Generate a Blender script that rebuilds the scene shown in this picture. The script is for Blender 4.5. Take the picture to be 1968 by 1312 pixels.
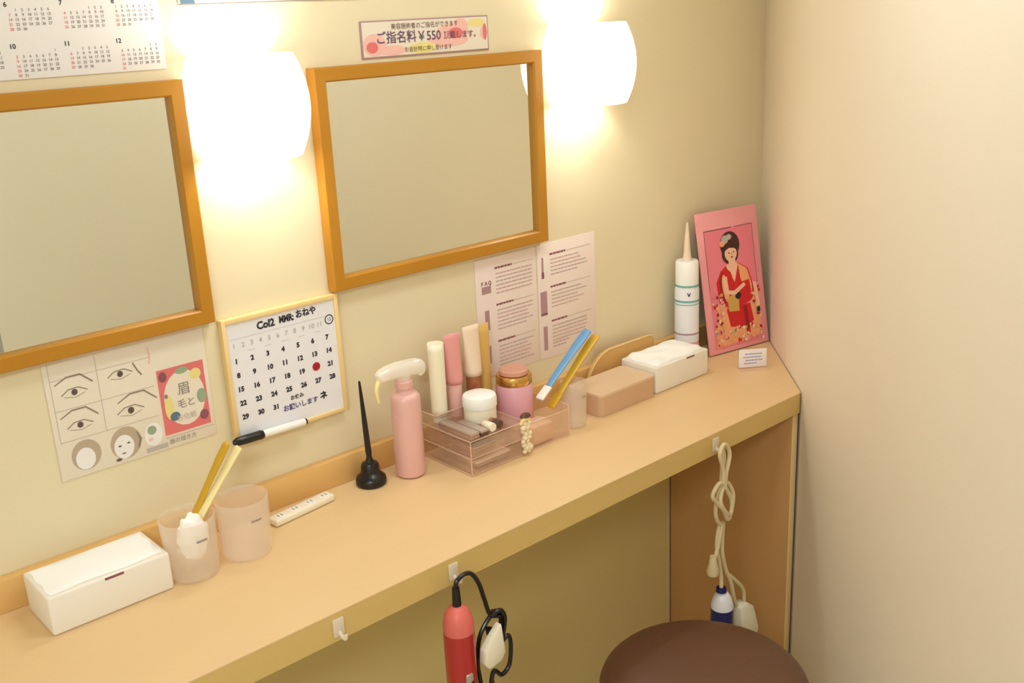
import bpy, bmesh, math, random
from mathutils import Vector, Matrix
random.seed(7)
for o in list(bpy.data.objects): bpy.data.objects.remove(o, do_unlink=True)
S = bpy.context.scene
COL = S.collection
PI = math.pi

# ---------------------------------------------------------------- camera
cam_data = bpy.data.cameras.new('camera')
cam = bpy.data.objects.new('camera', cam_data); COL.objects.link(cam)
cam_data.sensor_fit = 'HORIZONTAL'; cam_data.sensor_width = 36.0
cam_data.lens = 36.0 * 1998.57 / 1968.0
cam_data.clip_start = 0.02
cr = Vector((0.73961595, -0.67145871, -0.04595053))
cu = Vector((0.23618361, 0.19501284, 0.9519387))
cw = Vector((0.63022659, 0.71492181, -0.30282215))
m = Matrix(((cr.x, cu.x, -cw.x), (cr.y, cu.y, -cw.y), (cr.z, cu.z, -cw.z))).to_4x4()
m.translation = Vector((-0.673913, -1.640752, 0.865689))
cam.matrix_world = m
S.camera = cam

# ---------------------------------------------------------------- light and exposure
LAMP_BULB = 1.9       # watts of each bulb inside a wall lamp
SHADE_GLOW = 1.6       # glow of the opal shades
CEIL_W = 6.0          # ceiling lamp over the counter
CEIL_FILL_W = 38.0         # added fill light on the ceiling behind the camera
S.view_settings.view_transform = 'Standard'
S.view_settings.look = 'None'
S.view_settings.gamma = 1.0
S.view_settings.use_curve_mapping = False
S.view_settings.exposure = 0.0
S.cycles.transparent_max_bounces = 40
S.cycles.max_bounces = 16
S.cycles.diffuse_bounces = 6
W = bpy.data.worlds.new('world'); S.world = W; W.use_nodes = True
W.node_tree.nodes['Background'].inputs[0].default_value = (1.0, 0.93, 0.82, 1)
W.node_tree.nodes['Background'].inputs[1].default_value = 0.15

def light(name, kind, loc, power, color, **kw):
    d = bpy.data.lights.new(name, kind); d.energy = power; d.color = color
    for k, v in kw.items(): setattr(d, k, v)
    o = bpy.data.objects.new(name, d); COL.objects.link(o); o.location = loc
    return o
light('ceiling_fill_light', 'AREA', (0.40, -0.75, 1.49), CEIL_W, (0.91, 1.0, 1.06), shape='RECTANGLE', size=0.4, size_y=0.3)
light('ceiling_fill_light', 'AREA', (-1.5, -2.0, 1.49), CEIL_FILL_W, (0.91, 1.0, 1.06), shape='RECTANGLE', size=0.9, size_y=0.5)  # added fill from behind the camera, brightens right wall and counter front
BULBS = [(0.99, -0.045, 0.75), (0.178, -0.045, 0.735)]
for b in BULBS:
    light('wall_lamp_bulb_light', 'POINT', b, LAMP_BULB, (0.97, 1.0, 1.0), shadow_soft_size=0.022)

# ---------------------------------------------------------------- colour and materials
def lin(c):
    r = []
    for v in c[:3]:
        v = v / 255.0
        r.append(v / 12.92 if v <= 0.04045 else ((v + 0.055) / 1.055) ** 2.4)
    return (*r, 1.0)
MATS = {}
def mat(name, rgb, rough=0.5, metal=0.0, spec=0.5, bump=0.0, bscale=80.0, var=0.0, vscale=(8, 8, 8), trans=0.0, emit=0.0, coat=0.0, sheen=0.0):
    if name in MATS: return MATS[name]
    M = bpy.data.materials.new(name); M.use_nodes = True
    nt = M.node_tree; b = nt.nodes['Principled BSDF']
    c = lin(rgb)
    b.inputs['Base Color'].default_value = c
    b.inputs['Roughness'].default_value = rough
    b.inputs['Metallic'].default_value = metal
    b.inputs['Specular IOR Level'].default_value = spec
    b.inputs['Transmission Weight'].default_value = trans
    b.inputs['Coat Weight'].default_value = coat
    b.inputs['Sheen Weight'].default_value = sheen
    if emit:
        b.inputs['Emission Color'].default_value = c; b.inputs['Emission Strength'].default_value = emit
    tc = nt.nodes.new('ShaderNodeTexCoord')
    if var > 0:
        mp = nt.nodes.new('ShaderNodeMapping'); mp.inputs['Scale'].default_value = vscale
        nz = nt.nodes.new('ShaderNodeTexNoise'); nz.inputs['Scale'].default_value = 1.0; nz.inputs['Detail'].default_value = 5
        mx = nt.nodes.new('ShaderNodeMix'); mx.data_type = 'RGBA'
        nt.links.new(tc.outputs['Object'], mp.inputs['Vector']); nt.links.new(mp.outputs['Vector'], nz.inputs['Vector'])
        nt.links.new(nz.outputs['Fac'], mx.inputs[0])
        mx.inputs[6].default_value = (*[max(0, v * (1 - var)) for v in c[:3]], 1)
        mx.inputs[7].default_value = (*[min(1, v * (1 + var)) for v in c[:3]], 1)
        nt.links.new(mx.outputs[2], b.inputs['Base Color'])
    if bump > 0:
        nz = nt.nodes.new('ShaderNodeTexNoise'); nz.inputs['Scale'].default_value = bscale; nz.inputs['Detail'].default_value = 3
        bp = nt.nodes.new('ShaderNodeBump'); bp.inputs['Strength'].default_value = bump; bp.inputs['Distance'].default_value = 0.002
        nt.links.new(tc.outputs['Object'], nz.inputs['Vector']); nt.links.new(nz.outputs['Fac'], bp.inputs['Height'])
        nt.links.new(bp.outputs['Normal'], b.inputs['Normal'])
    MATS[name] = M
    return M
def sheer(name, rgb, clear=0.4, rough=0.35, gloss=0.08):
    """thin see-through plastic: part straight through, part scattering, a little gloss"""
    if name in MATS: return MATS[name]
    M = bpy.data.materials.new(name); M.use_nodes = True
    nt = M.node_tree; nt.nodes.clear()
    out = nt.nodes.new('ShaderNodeOutputMaterial')
    tr = nt.nodes.new('ShaderNodeBsdfTransparent'); tr.inputs[0].default_value = (0.99, 0.98, 0.97, 1)
    df = nt.nodes.new('ShaderNodeBsdfDiffuse'); df.inputs[0].default_value = lin(rgb)
    tl = nt.nodes.new('ShaderNodeBsdfTranslucent'); tl.inputs[0].default_value = lin(rgb)
    gl = nt.nodes.new('ShaderNodeBsdfGlossy'); gl.inputs['Roughness'].default_value = rough; gl.inputs[0].default_value = (1, 1, 1, 1)
    a = nt.nodes.new('ShaderNodeMixShader'); a.inputs[0].default_value = 0.45
    b = nt.nodes.new('ShaderNodeMixShader'); b.inputs[0].default_value = clear
    c = nt.nodes.new('ShaderNodeMixShader'); 
    fr = nt.nodes.new('ShaderNodeLayerWeight'); fr.inputs['Blend'].default_value = 0.25
    ma = nt.nodes.new('ShaderNodeMath'); ma.operation = 'MULTIPLY_ADD'; ma.inputs[1].default_value = 0.18; ma.inputs[2].default_value = gloss * 0.3
    L = nt.links.new
    L(df.outputs[0], a.inputs[1]); L(tl.outputs[0], a.inputs[2])
    L(a.outputs[0], b.inputs[1]); L(tr.outputs[0], b.inputs[2])
    L(fr.outputs['Facing'], ma.inputs[0]); L(ma.outputs[0], c.inputs[0])
    L(b.outputs[0], c.inputs[1]); L(gl.outputs[0], c.inputs[2])
    L(c.outputs[0], out.inputs[0])
    MATS[name] = M
    return M

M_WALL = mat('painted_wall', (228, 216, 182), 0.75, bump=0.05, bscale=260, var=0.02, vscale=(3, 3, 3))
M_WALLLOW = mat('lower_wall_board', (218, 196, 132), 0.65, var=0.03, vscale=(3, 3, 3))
M_WALLR = mat('painted_wall_right', (242, 230, 212), 0.7, bump=0.06, bscale=220, var=0.02, vscale=(3, 3, 3))
M_WALLF = mat('painted_wall_far', (240, 236, 224), 0.8)
M_CEIL = mat('ceiling_paint', (236, 230, 215), 0.9)
M_FLOOR = mat('floor_vinyl', (196, 180, 150), 0.5, var=0.12, vscale=(2, 20, 2))
M_TOP = mat('counter_laminate', (226, 194, 146), 0.42, var=0.035, vscale=(2.2, 16, 16))
M_EDGE = mat('counter_edge', (214, 182, 112), 0.45, var=0.05, vscale=(2, 16, 30))
M_PANEL = mat('panel_wood', (196, 148, 92), 0.5, var=0.09, vscale=(14, 14, 1.6))
M_SPLASH = mat('upstand_wood', (222, 178, 110), 0.45, var=0.05, vscale=(2, 16, 16))
M_FRAME = mat('mirror_frame_wood', (184, 126, 26), 0.42, var=0.07, vscale=(10, 10, 10))
M_MIRROR = mat('mirror_glass', (232, 236, 226), 0.0, metal=1.0)
M_PALEW = mat('pale_wood', (236, 206, 144), 0.5, var=0.05, vscale=(10, 10, 10))
M_BOARD = mat('board_white', (232, 232, 238), 0.3)
M_WHITE = mat('white_plastic', (240, 240, 236), 0.35)
M_PAPER = mat('paper_white', (238, 234, 232), 0.8)
M_PAPERC = mat('paper_cream', (232, 222, 204), 0.85)
M_PAPERP = mat('paper_pinkish', (238, 222, 214), 0.7)
M_TISSUE = mat('tissue', (248, 248, 246), 0.9)
M_BOX = mat('tissue_box_card', (238, 232, 220), 0.6)
M_BLACK = mat('black_plastic', (22, 18, 18), 0.28)
M_INK = mat('ink_black', (38, 34, 44), 0.7)
M_GREY = mat('ink_grey', (140, 130, 126), 0.8)
M_LGREY = mat('ink_pale_grey', (188, 178, 170), 0.8)
M_BLUEG = mat('ink_blue_grey', (96, 120, 140), 0.8)
M_BROWNI = mat('ink_brown', (96, 70, 60), 0.8)
M_MAROON = mat('ink_maroon', (140, 84, 92), 0.8)
M_MAUVE = mat('ink_mauve', (176, 140, 146), 0.8)
M_RED = mat('ink_red', (190, 24, 56), 0.6)
M_PINKB = mat('card_pink', (222, 116, 116), 0.7)
M_PINKL = mat('card_light_pink', (238, 188, 178), 0.7)
M_YELL = mat('card_yellow', (232, 218, 140), 0.7)
M_GREEN = mat('card_green', (150, 170, 140), 0.7)
M_PINK = mat('bottle_pink', (226, 178, 172), 0.32, coat=0.2)
M_PINKC = mat('bottle_pink_collar', (226, 176, 168), 0.4)
M_ROSE = mat('rose_plastic', (222, 164, 176), 0.25)
M_COPPERP = mat('lid_rose_gold', (206, 150, 128), 0.3)
M_GOLD = mat('gold_cap', (214, 168, 92), 0.25, metal=0.85)
M_BEIGE = mat('beige_card', (206, 170, 136), 0.6)
M_BEIGET = mat('beige_card_top', (222, 194, 160), 0.55)
M_TUBEB = mat('tube_beige', (232, 208, 184), 0.4)
M_COPPER = mat('cap_copper', (176, 112, 76), 0.35, metal=0.3)
M_TAN = mat('tube_tan', (214, 172, 96), 0.35)
M_IVORY = mat('ivory_plastic', (240, 232, 208), 0.4)
M_YEL = mat('yellow_plastic', (206, 160, 30), 0.35)
M_CREAM = mat('cream_plastic', (242, 228, 164), 0.35)
M_BLUE = mat('blue_plastic', (104, 158, 206), 0.35)
M_TEAL = mat('teal_print', (110, 178, 170), 0.6)
M_REDM = mat('red_lacquer', (176, 34, 34), 0.28, coat=0.4)
M_REDL = mat('red_collar', (222, 108, 98), 0.45)
M_NAVY = mat('navy_plastic', (14, 18, 92), 0.3)
M_CORDW = mat('cord_ivory', (214, 196, 152), 0.5)
M_STOOL = mat('brown_leatherette', (98, 64, 46), 0.42, bump=0.08, bscale=500, sheen=0.0)
M_STOOLD = mat('brown_welt', (70, 42, 30), 0.55)
M_CHROME = mat('chrome', (200, 200, 200), 0.2, metal=1.0)
M_SILVER = mat('brushed_silver', (188, 172, 160), 0.35, metal=0.5)
M_TAUPE = mat('taupe_plastic', (170, 136, 116), 0.35)
M_DARKBR = mat('dark_brown_plastic', (92, 62, 52), 0.3)
M_DNAVY = mat('folder_dark', (48, 40, 76), 0.6)
M_POSTER = mat('poster_pink', (234, 128, 144), 0.45, coat=0.25)
M_POSTERM = mat('poster_margin', (238, 160, 164), 0.45, coat=0.25)
M_SKIN = mat('print_skin', (240, 196, 162), 0.5)
M_HAIR = mat('print_hair', (64, 34, 26), 0.5)
M_KIM = mat('print_red', (206, 30, 34), 0.5)
M_KIMD = mat('print_dark_red', (150, 24, 36), 0.5)
M_KIMO = mat('print_peach', (240, 170, 120), 0.5)
M_OBI = mat('print_gold', (206, 168, 84), 0.5)
M_PURP = mat('print_lilac', (150, 140, 206), 0.6)
M_FROST = sheer('frosted_plastic', (255, 248, 240), 0.76, 0.35)
M_ACRYL = sheer('clear_acrylic', (255, 236, 222), 0.93, 0.08, 0.1)
M_ACRYF = sheer('smoked_acrylic', (252, 224, 204), 0.88, 0.1, 0.1)
M_EDGEP = sheer('acrylic_edge', (250, 226, 206), 0.30, 0.2, 0.1)
M_CLEARW = sheer('milky_cap', (255, 252, 246), 0.30, 0.2, 0.2)
M_DARKIN = mat('socket_dark', (60, 50, 45), 0.6)

def shade_mat():
    M = bpy.data.materials.new('opal_glass_lit'); M.use_nodes = True
    b = M.node_tree.nodes['Principled BSDF']
    b.inputs['Base Color'].default_value = (0.9, 0.88, 0.84, 1); b.inputs['Roughness'].default_value = 0.25
    b.inputs['Emission Color'].default_value = (1.0, 0.90, 0.76, 1); b.inputs['Emission Strength'].default_value = SHADE_GLOW
    return M
M_OPAL = shade_mat()

# ---------------------------------------------------------------- mesh builder
class MB:
    def __init__(s): s.bm = bmesh.new(); s.mi = 0
    def _merge(s, b, smooth=True):
        for f in b.faces: f.material_index = s.mi; f.smooth = smooth
        me = bpy.data.meshes.new('t'); b.to_mesh(me); b.free(); s.bm.from_mesh(me); bpy.data.meshes.remove(me)
    def m(s, i): s.mi = i; return s
    def box(s, x0, x1, y0, y1, z0, z1, bev=0.0, seg=2, rot=None, c=None):
        b = bmesh.new(); bmesh.ops.create_cube(b, size=1.0)
        for v in b.verts:
            v.co = Vector(((x0 + x1) / 2 + v.co.x * (x1 - x0), (y0 + y1) / 2 + v.co.y * (y1 - y0), (z0 + z1) / 2 + v.co.z * (z1 - z0)))
        if bev > 0: bmesh.ops.bevel(b, geom=list(b.edges), offset=bev, segments=seg, profile=0.5, affect='EDGES')
        if rot is not None:
            cc = Vector(c) if c else Vector(((x0 + x1) / 2, (y0 + y1) / 2, (z0 + z1) / 2))
            for v in b.verts: v.co = rot @ (v.co - cc) + cc
        s._merge(b); return s
    def lathe(s, prof, seg=40, c=(0, 0, 0), rot=None, sy=1.0, arc=None):
        """prof: list of (radius, z); turned about z"""
        b = bmesh.new(); rings = []
        full = arc is None
        n = seg if full else seg + 1
        for r, z in prof:
            ring = []
            if r < 1e-6: ring = [b.verts.new((0, 0, z))]
            else:
                for i in range(n):
                    a = 2 * PI * i / seg if full else arc[0] + (arc[1] - arc[0]) * i / seg
                    ring.append(b.verts.new((r * math.cos(a), r * math.sin(a) * sy, z)))
            rings.append(ring)
        for a_, b_ in zip(rings[:-1], rings[1:]):
            cnt = seg
            for i in range(cnt):
                j = (i + 1) % n if full else i + 1
                if len(a_) == 1 and len(b_) == 1: continue
                if len(a_) == 1: b.faces.new((a_[0], b_[j], b_[i])) if len(b_) > 1 else None
                elif len(b_) == 1: b.faces.new((a_[i], a_[j], b_[0]))
                else: b.faces.new((a_[i], a_[j], b_[j], b_[i]))
        bmesh.ops.recalc_face_normals(b, faces=list(b.faces))
        cc = Vector(c)
        for v in b.verts: v.co = (rot @ v.co if rot is not None else v.co) + cc
        s._merge(b); return s
    def tube(s, pts, r, seg=10, sub=6, caps=True, flat=1.0):
        P = [Vector(p) for p in pts]
        R = r if isinstance(r, (list, tuple)) else [r] * len(P)
        Q = []; RR = []
        if sub > 1 and len(P) > 2:
            for i in range(len(P) - 1):
                p0 = P[max(i - 1, 0)]; p1 = P[i]; p2 = P[i + 1]; p3 = P[min(i + 2, len(P) - 1)]
                for k in range(sub):
                    t = k / sub
                    Q.append(0.5 * ((2 * p1) + (p2 - p0) * t + (2 * p0 - 5 * p1 + 4 * p2 - p3) * t * t + (3 * p1 - p0 - 3 * p2 + p3) * t ** 3))
                    RR.append(R[i] * (1 - t) + R[i + 1] * t)
            Q.append(P[-1]); RR.append(R[-1])
        else: Q = P; RR = R
        b = bmesh.new(); rings = []
        t0 = (Q[1] - Q[0]).normalized()
        n = t0.orthogonal().normalized()
        if abs(t0.y) < 0.9:
            n = (Vector((0, 1, 0)) - t0 * t0.y).normalized()
        for i, q in enumerate(Q):
            t = (Q[min(i + 1, len(Q) - 1)] - Q[max(i - 1, 0)]).normalized()
            n = (n - t * n.dot(t)).normalized(); bn = t.cross(n)
            rings.append([b.verts.new(q + RR[i] * (math.cos(2 * PI * k / seg) * n * flat + math.sin(2 * PI * k / seg) * bn)) for k in range(seg)])
        for a_, c_ in zip(rings[:-1], rings[1:]):
            for k in range(seg): b.faces.new((a_[k], a_[(k + 1) % seg], c_[(k + 1) % seg], c_[k]))
        if caps: b.faces.new(rings[0][::-1]); b.faces.new(rings[-1])
        bmesh.ops.recalc_face_normals(b, faces=list(b.faces))
        s._merge(b); return s
    def prism(s, poly, a, b_, axis='y', bev=0.0):
        """polygon in the plane across `axis`, between a and b_ ; for y: (x,z), z: (x,y), x: (y,z)"""
        b = bmesh.new()
        def P(u, v, w): return {'y': (u, w, v), 'z': (u, v, w), 'x': (w, u, v)}[axis]
        A = [b.verts.new(P(u, v, a)) for u, v in poly]; B = [b.verts.new(P(u, v, b_)) for u, v in poly]
        n = len(poly)
        b.faces.new(A); b.faces.new(B[::-1])
        for i in range(n): b.faces.new((A[i], B[i], B[(i + 1) % n], A[(i + 1) % n]))
        bmesh.ops.recalc_face_normals(b, faces=list(b.faces))
        if bev: bmesh.ops.bevel(b, geom=list(b.edges), offset=bev, segments=2, profile=0.5, affect='EDGES')
        s._merge(b); return s
    # flat printed shapes, in the plane y = -off (x right, z up)
    def poly(s, pts, off):
        s.np = getattr(s, 'np', 0) + 1; off = off + 1.5e-6 * s.np
        vs = [s.bm.verts.new((u, -off, v)) for u, v in pts]
        f = s.bm.faces.new(vs); f.material_index = s.mi; f.normal_update()
        if f.normal.y > 0: f.normal_flip()
        return s
    def rect(s, x0, x1, z0, z1, off): return s.poly([(x0, z0), (x1, z0), (x1, z1), (x0, z1)], off)
    def ell(s, cx, cz, rx, rz, off, n=20, a=0.0):
        return s.poly([(cx + rx * math.cos(2 * PI * i / n) * math.cos(a) - rz * math.sin(2 * PI * i / n) * math.sin(a),
                        cz + rx * math.cos(2 * PI * i / n) * math.sin(a) + rz * math.sin(2 * PI * i / n) * math.cos(a)) for i in range(n)], off)
    def stroke(s, pts, w, off):
        P = [Vector(p) for p in pts]; n = len(P); L = []; R = []
        for i in range(n):
            t = (P[min(i + 1, n - 1)] - P[max(i - 1, 0)]).normalized(); q = Vector((-t.y, t.x))
            ww = w[i] if isinstance(w, list) else w
            L.append(P[i] + q * ww / 2); R.append(P[i] - q * ww / 2)
        for i in range(n - 1): s.poly([tuple(L[i]), tuple(L[i + 1]), tuple(R[i + 1]), tuple(R[i])], off)
        return s
    def ring(s, cx, cz, r, w, off, n=24):
        return s.stroke([(cx + r * math.cos(2 * PI * i / n), cz + r * math.sin(2 * PI * i / n)) for i in range(n + 1)], w, off)
    def text(s, st, size, x, z, off, align='CENTER', bold=0.0, sx=1.0):
        cd = bpy.data.curves.new('t', 'FONT'); cd.body = st; cd.size = size; cd.align_x = align; cd.align_y = 'CENTER'
        cd.offset = bold; cd.resolution_u = 3
        o = bpy.data.objects.new('t', cd); COL.objects.link(o)
        dg = bpy.context.evaluated_depsgraph_get(); dg.update()
        me = bpy.data.meshes.new_from_object(o.evaluated_get(dg))
        me.transform(Matrix(((sx, 0, 0, x), (0, 0, 0, -off), (0, 1, 0, z), (0, 0, 0, 1))))
        b = bmesh.new(); b.from_mesh(me)
        for f in b.faces:
            f.normal_update()
            if f.normal.y > 0: f.normal_flip()
        s._merge(b, False)
        bpy.data.meshes.remove(me); bpy.data.objects.remove(o, do_unlink=True); bpy.data.curves.remove(cd)
        return s
    def build(s, name, mats, parent=None, loc=None, angle=35):
        for e in s.bm.edges:
            if len(e.link_faces) == 2:
                try: e.smooth = e.calc_face_angle() < math.radians(angle)
                except ValueError: pass
        me = bpy.data.meshes.new(name); s.bm.to_mesh(me); s.bm.free()
        if not isinstance(mats, (list, tuple)): mats = [mats]
        for x in mats: me.materials.append(x)
        o = bpy.data.objects.new(name, me); COL.objects.link(o)
        if parent: o.parent = parent
        if loc: o.location = loc
        return o

def tag(o, label=None, cat=None, group=None, kind=None):
    if label: o['label'] = label
    if cat: o['category'] = cat
    if group: o['group'] = group
    if kind: o['kind'] = kind
    return o
def thing(name, label, cat, loc=(0, 0, 0), rz=0.0, group=None):
    o = bpy.data.objects.new(name, None); COL.objects.link(o); o.empty_display_size = 0.03
    o.location = loc; o.rotation_euler = (0, 0, rz)
    return tag(o, label, cat, group)
def copy_tree(o, parent=None):
    c = o.copy(); COL.objects.link(c)
    if parent: c.parent = parent
    for ch in [x for x in o.children]: copy_tree(ch, c)
    return c
def struct(o): o['kind'] = 'structure'; return o

# ---------------------------------------------------------------- room shell
FZ = -0.87; CZ = 1.55
struct(MB().box(-2.4, 2.2, 0.0, 0.1, FZ, CZ).build('wall_back', M_WALL))
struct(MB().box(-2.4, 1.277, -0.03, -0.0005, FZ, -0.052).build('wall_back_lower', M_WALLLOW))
struct(MB().prism([(1.70, 0.0), (0.14, -1.56), (0.21, -1.63), (1.77, -0.07), (1.77, 0.0)], FZ, CZ, 'z').build('wall_right', M_WALLR))
struct(MB().box(2.2, 2.3, -3.4, 0.1, FZ, CZ).build('wall_far_right', M_WALLF))
struct(MB().box(-2.5, -2.4, -3.4, 0.1, FZ, CZ).build('wall_left', M_WALLF))
struct(MB().box(-2.5, 2.3, -3.5, -3.4, FZ, CZ).build('wall_front', M_WALLF))
struct(MB().box(-2.5, 2.3, -3.5, 0.1, FZ - 0.1, FZ).build('floor', M_FLOOR))
struct(MB().box(-2.5, 2.3, -3.5, 0.1, CZ, CZ + 0.1).build('ceiling', M_CEIL))

# ceiling lamp over the counter; its copy is an added, unseen fill panel
M_DIFF = mat('lit_diffuser', (255, 250, 238), 0.5, emit=1.0)
t = thing('ceiling_light', 'white rectangular ceiling light panel above the counter', 'ceiling light', (0.40, -0.75, CZ), 0, 'ceiling lights')
MB().box(-0.23, 0.23, -0.18, 0.18, -0.04, 0.0, 0.004).build('frame', M_WHITE, t)
MB().box(-0.20, 0.20, -0.15, 0.15, -0.046, -0.0395, 0.002).build('diffuser', M_DIFF, t)
t2 = copy_tree(t); t2.location = (-1.5, -2.0, CZ); t2['label'] = 'added white fill light panel on the ceiling behind the camera'

# ---------------------------------------------------------------- counter
t = thing('makeup_counter', 'long light wood makeup counter running along the wall to the corner', 'counter', (0, 0, 0))
mb = MB(); mb.prism([(-1.9, -0.0005), (1.695, -0.0005), (1.295, -0.4005), (-1.9, -0.4005)], -0.002, 0.0, 'z')
mb.build('worktop', M_TOP, t)
mb = MB(); mb.prism([(-1.9, -0.001), (1.694, -0.001), (1.2945, -0.4), (-1.9, -0.4)], -0.05, -0.002, 'z')
mb.build('front_edge', M_EDGE, t)
MB().box(-1.9, 1.665, -0.02, -0.0005, 0.0, 0.0555, 0.0015).build('upstand', M_SPLASH, t)
# the end panel that carries the counter
t = thing('counter_end_panel', 'brown wooden end panel carrying the counter under its right end', 'panel', (0, 0, 0))
MB().box(1.279, 1.297, -0.392, -0.0305, FZ, -0.0505, 0.001).build('board', M_PANEL, t)
MB().box(1.2785, 1.2975, -0.3945, -0.3922, FZ, -0.0505, 0.0005).build('edge_band', M_PALEW, t)

# ---------------------------------------------------------------- mirrors
def mirror(label, x0, x1, z0, z1):
    t = thing('framed_mirror', label, 'mirror', (x0, 0, z0), 0, 'wooden framed mirrors on the back wall')
    w, h, fw, d = x1 - x0, z1 - z0, 0.0255, 0.025
    mb = MB()
    prof = [(0, -0.0005), (0, -d + 0.002), (0.002, -d), (fw - 0.003, -d), (fw, -d + 0.004), (fw, -0.0005)]
    cs = [((0, 0), (1, 1)), ((w, 0), (-1, 1)), ((w, h), (-1, -1)), ((0, h), (1, -1))]
    b = mb.bm; rings = []
    for (cx, cz), (sx, sz) in cs:
        rings.append([b.verts.new((cx + sx * u, y, cz + sz * u)) for u, y in prof])
    for i in range(4):
        A, B = rings[i], rings[(i + 1) % 4]
        for k in range(len(prof)):
            k2 = (k + 1) % len(prof)
            b.faces.new((A[k], B[k], B[k2], A[k2]))
    bmesh.ops.recalc_face_normals(b, faces=list(b.faces))
    mb.build('frame', M_FRAME, t)
    MB().box(fw - 0.004, w - fw + 0.004, -0.012, -0.008, fw - 0.004, h - fw + 0.004).build('mirror_glass', M_MIRROR, t)
    return t
mirror('wooden framed mirror in full view, below the pink fee sign', 0.321, 0.873, 0.383, 0.7856)
mirror('wooden framed mirror cut by the left edge of the photo', -0.472, 0.080, 0.383, 0.7856)

# ---------------------------------------------------------------- wall lamps
def wall_lamp(label, x, z):
    t = thing('wall_lamp', label, 'wall lamp', (x, 0, z), 0, 'opal glass wall lamps')
    yc = -0.045; hh = 0.083
    def rad(s): return 0.1015 - 0.021 * s * s
    mb = MB(); b = mb.bm; n = 36; rows = 16
    def ringpts(r, zz):
        # outline of a barrel cut flat where it meets the wall
        a0 = math.acos(min(1, (-yc - 0.003) / r))   # half-angle of the cut, measured from +y
        pts = []
        for i in range(n + 1):
            a = PI / 2 + a0 + (2 * PI - 2 * a0) * i / n
            pts.append((r * math.cos(a), yc + r * math.sin(a), zz))
        return pts
    outer = []; inner = []
    for k in range(rows + 1):
        s = -1 + 2 * k / rows
        outer.append([b.verts.new(p) for p in ringpts(rad(s), s * hh)])
        inner.append([b.verts.new(p) for p in ringpts(rad(s) - 0.003, s * hh)])
    for R_ in (outer, inner):
        for A, B in zip(R_[:-1], R_[1:]):
            for i in range(n): b.faces.new((A[i], A[i + 1], B[i + 1], B[i]))
    for k in (0, rows):
        for i in range(n): b.faces.new((outer[k][i], outer[k][i + 1], inner[k][i + 1], inner[k][i]))
    for i in (0, n):
        for k in range(rows): b.faces.new((outer[k][i], outer[k + 1][i], inner[k + 1][i], inner[k][i]))
    bmesh.ops.recalc_face_normals(b, faces=list(b.faces))
    for f in b.faces: f.smooth = True
    mb.build('glass_shade', M_OPAL, t)
    MB().box(-0.03, 0.03, -0.012, -0.0005, -0.05, 0.05, 0.002).build('wall_plate', M_WHITE, t)
    return t
wall_lamp('glowing opal barrel wall lamp right of the full mirror, nearer the corner', 0.99, 0.75)
wall_lamp('glowing opal barrel wall lamp between the two mirrors', 0.178, 0.735)

# ---------------------------------------------------------------- papers and signs on the wall
# fee sign
t = thing('fee_sign', 'small pink and white fee sign above the full mirror', 'sign', (0.5935, 0, 0.8265))
MB().box(-0.153, 0.153, -0.003, -0.0005, -0.033, 0.033, 0.0006).build('sign_board', M_MAUVE, t)
mb = MB(); mb.m(0).rect(-0.150, 0.150, -0.0305, 0.0305, 0.0034)
mb.m(1)
for (cx, cz, rx, rz) in ((-0.124, -0.010, 0.026, 0.020), (-0.085, -0.021, 0.032, 0.009), (0.062, 0.006, 0.040, 0.016), (0.082, 0.016, 0.018, 0.014), (0.05, -0.010, 0.05, 0.012), (0.140, 0.0, 0.0095, 0.012)):
    mb.ell(cx, cz, rx, rz, 0.0036)
mb.m(2); mb.ell(-0.014, -0.020, 0.034, 0.010, 0.0037); mb.ell(0.122, 0.020, 0.022, 0.008, 0.0037)
mb.m(3)
for (cx, cz, rx, rz) in ((0.068, 0.003, 0.018, 0.010), (-0.13, -0.014, 0.013, 0.010), (0.143, 0.002, 0.005, 0.016)): mb.ell(cx, cz, rx, rz, 0.0038)
mb.build('sign_print', [M_PAPERC, M_PINKL, M_YELL, M_PINKB], t)
mb = MB(); mb.m(0).text('美容施術者のご指名ができます', 0.0115, -0.005, 0.0205, 0.0042)
mb.m(1).text('ご指名料￥550', 0.0235, -0.045, 0.0005, 0.0042, bold=0.0003)
mb.m(2).text('頂戴します。', 0.0150, 0.083, -0.001, 0.0043, bold=0.0002)
mb.m(0).text('お会計時に申し受けます', 0.0105, 0.0, -0.0220, 0.0042)
mb.build('lettering', [M_BROWNI, mat('ink_plum', (112, 84, 110), 0.8), M_MAROON], t)

# white calendar sheet, top left
t = thing('year_calendar', 'white year calendar sheet of printed month grids above the left mirror', 'calendar', (0.0665, 0, 0.803))
MB().box(-0.46, 0.0, -0.0025, -0.0005, 0.0, 0.40, 0.0003).build('sheet', M_PAPER, t)
days = [31, 28, 31, 30, 31, 30, 31, 31, 30, 31, 30, 31]
for r_ in range(3):
    for c_ in range(4):
        k = 11 - (r_ * 4 + c_)
        xr = -0.008 - c_ * 0.078; zt = 0.040 + r_ * 0.058
        mb = MB(); mb.m(0).text(str(k + 1), 0.0095, xr - 0.064, zt + 0.006, 0.0029, bold=0.0002)
        st = (k * 3) % 7
        for d in range(days[k]):
            p = d + st; cc = p % 7; rr = p // 7
            mb.m(1 if cc == 0 else 2)
            mb.text(str(d + 1), 0.0055, xr - 0.060 + cc * 0.0092, zt - 0.002 - rr * 0.0066, 0.0029, bold=0.0001)
        mb.build('month_grid', [M_INK, M_PINKB, M_GREY], t)

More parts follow.
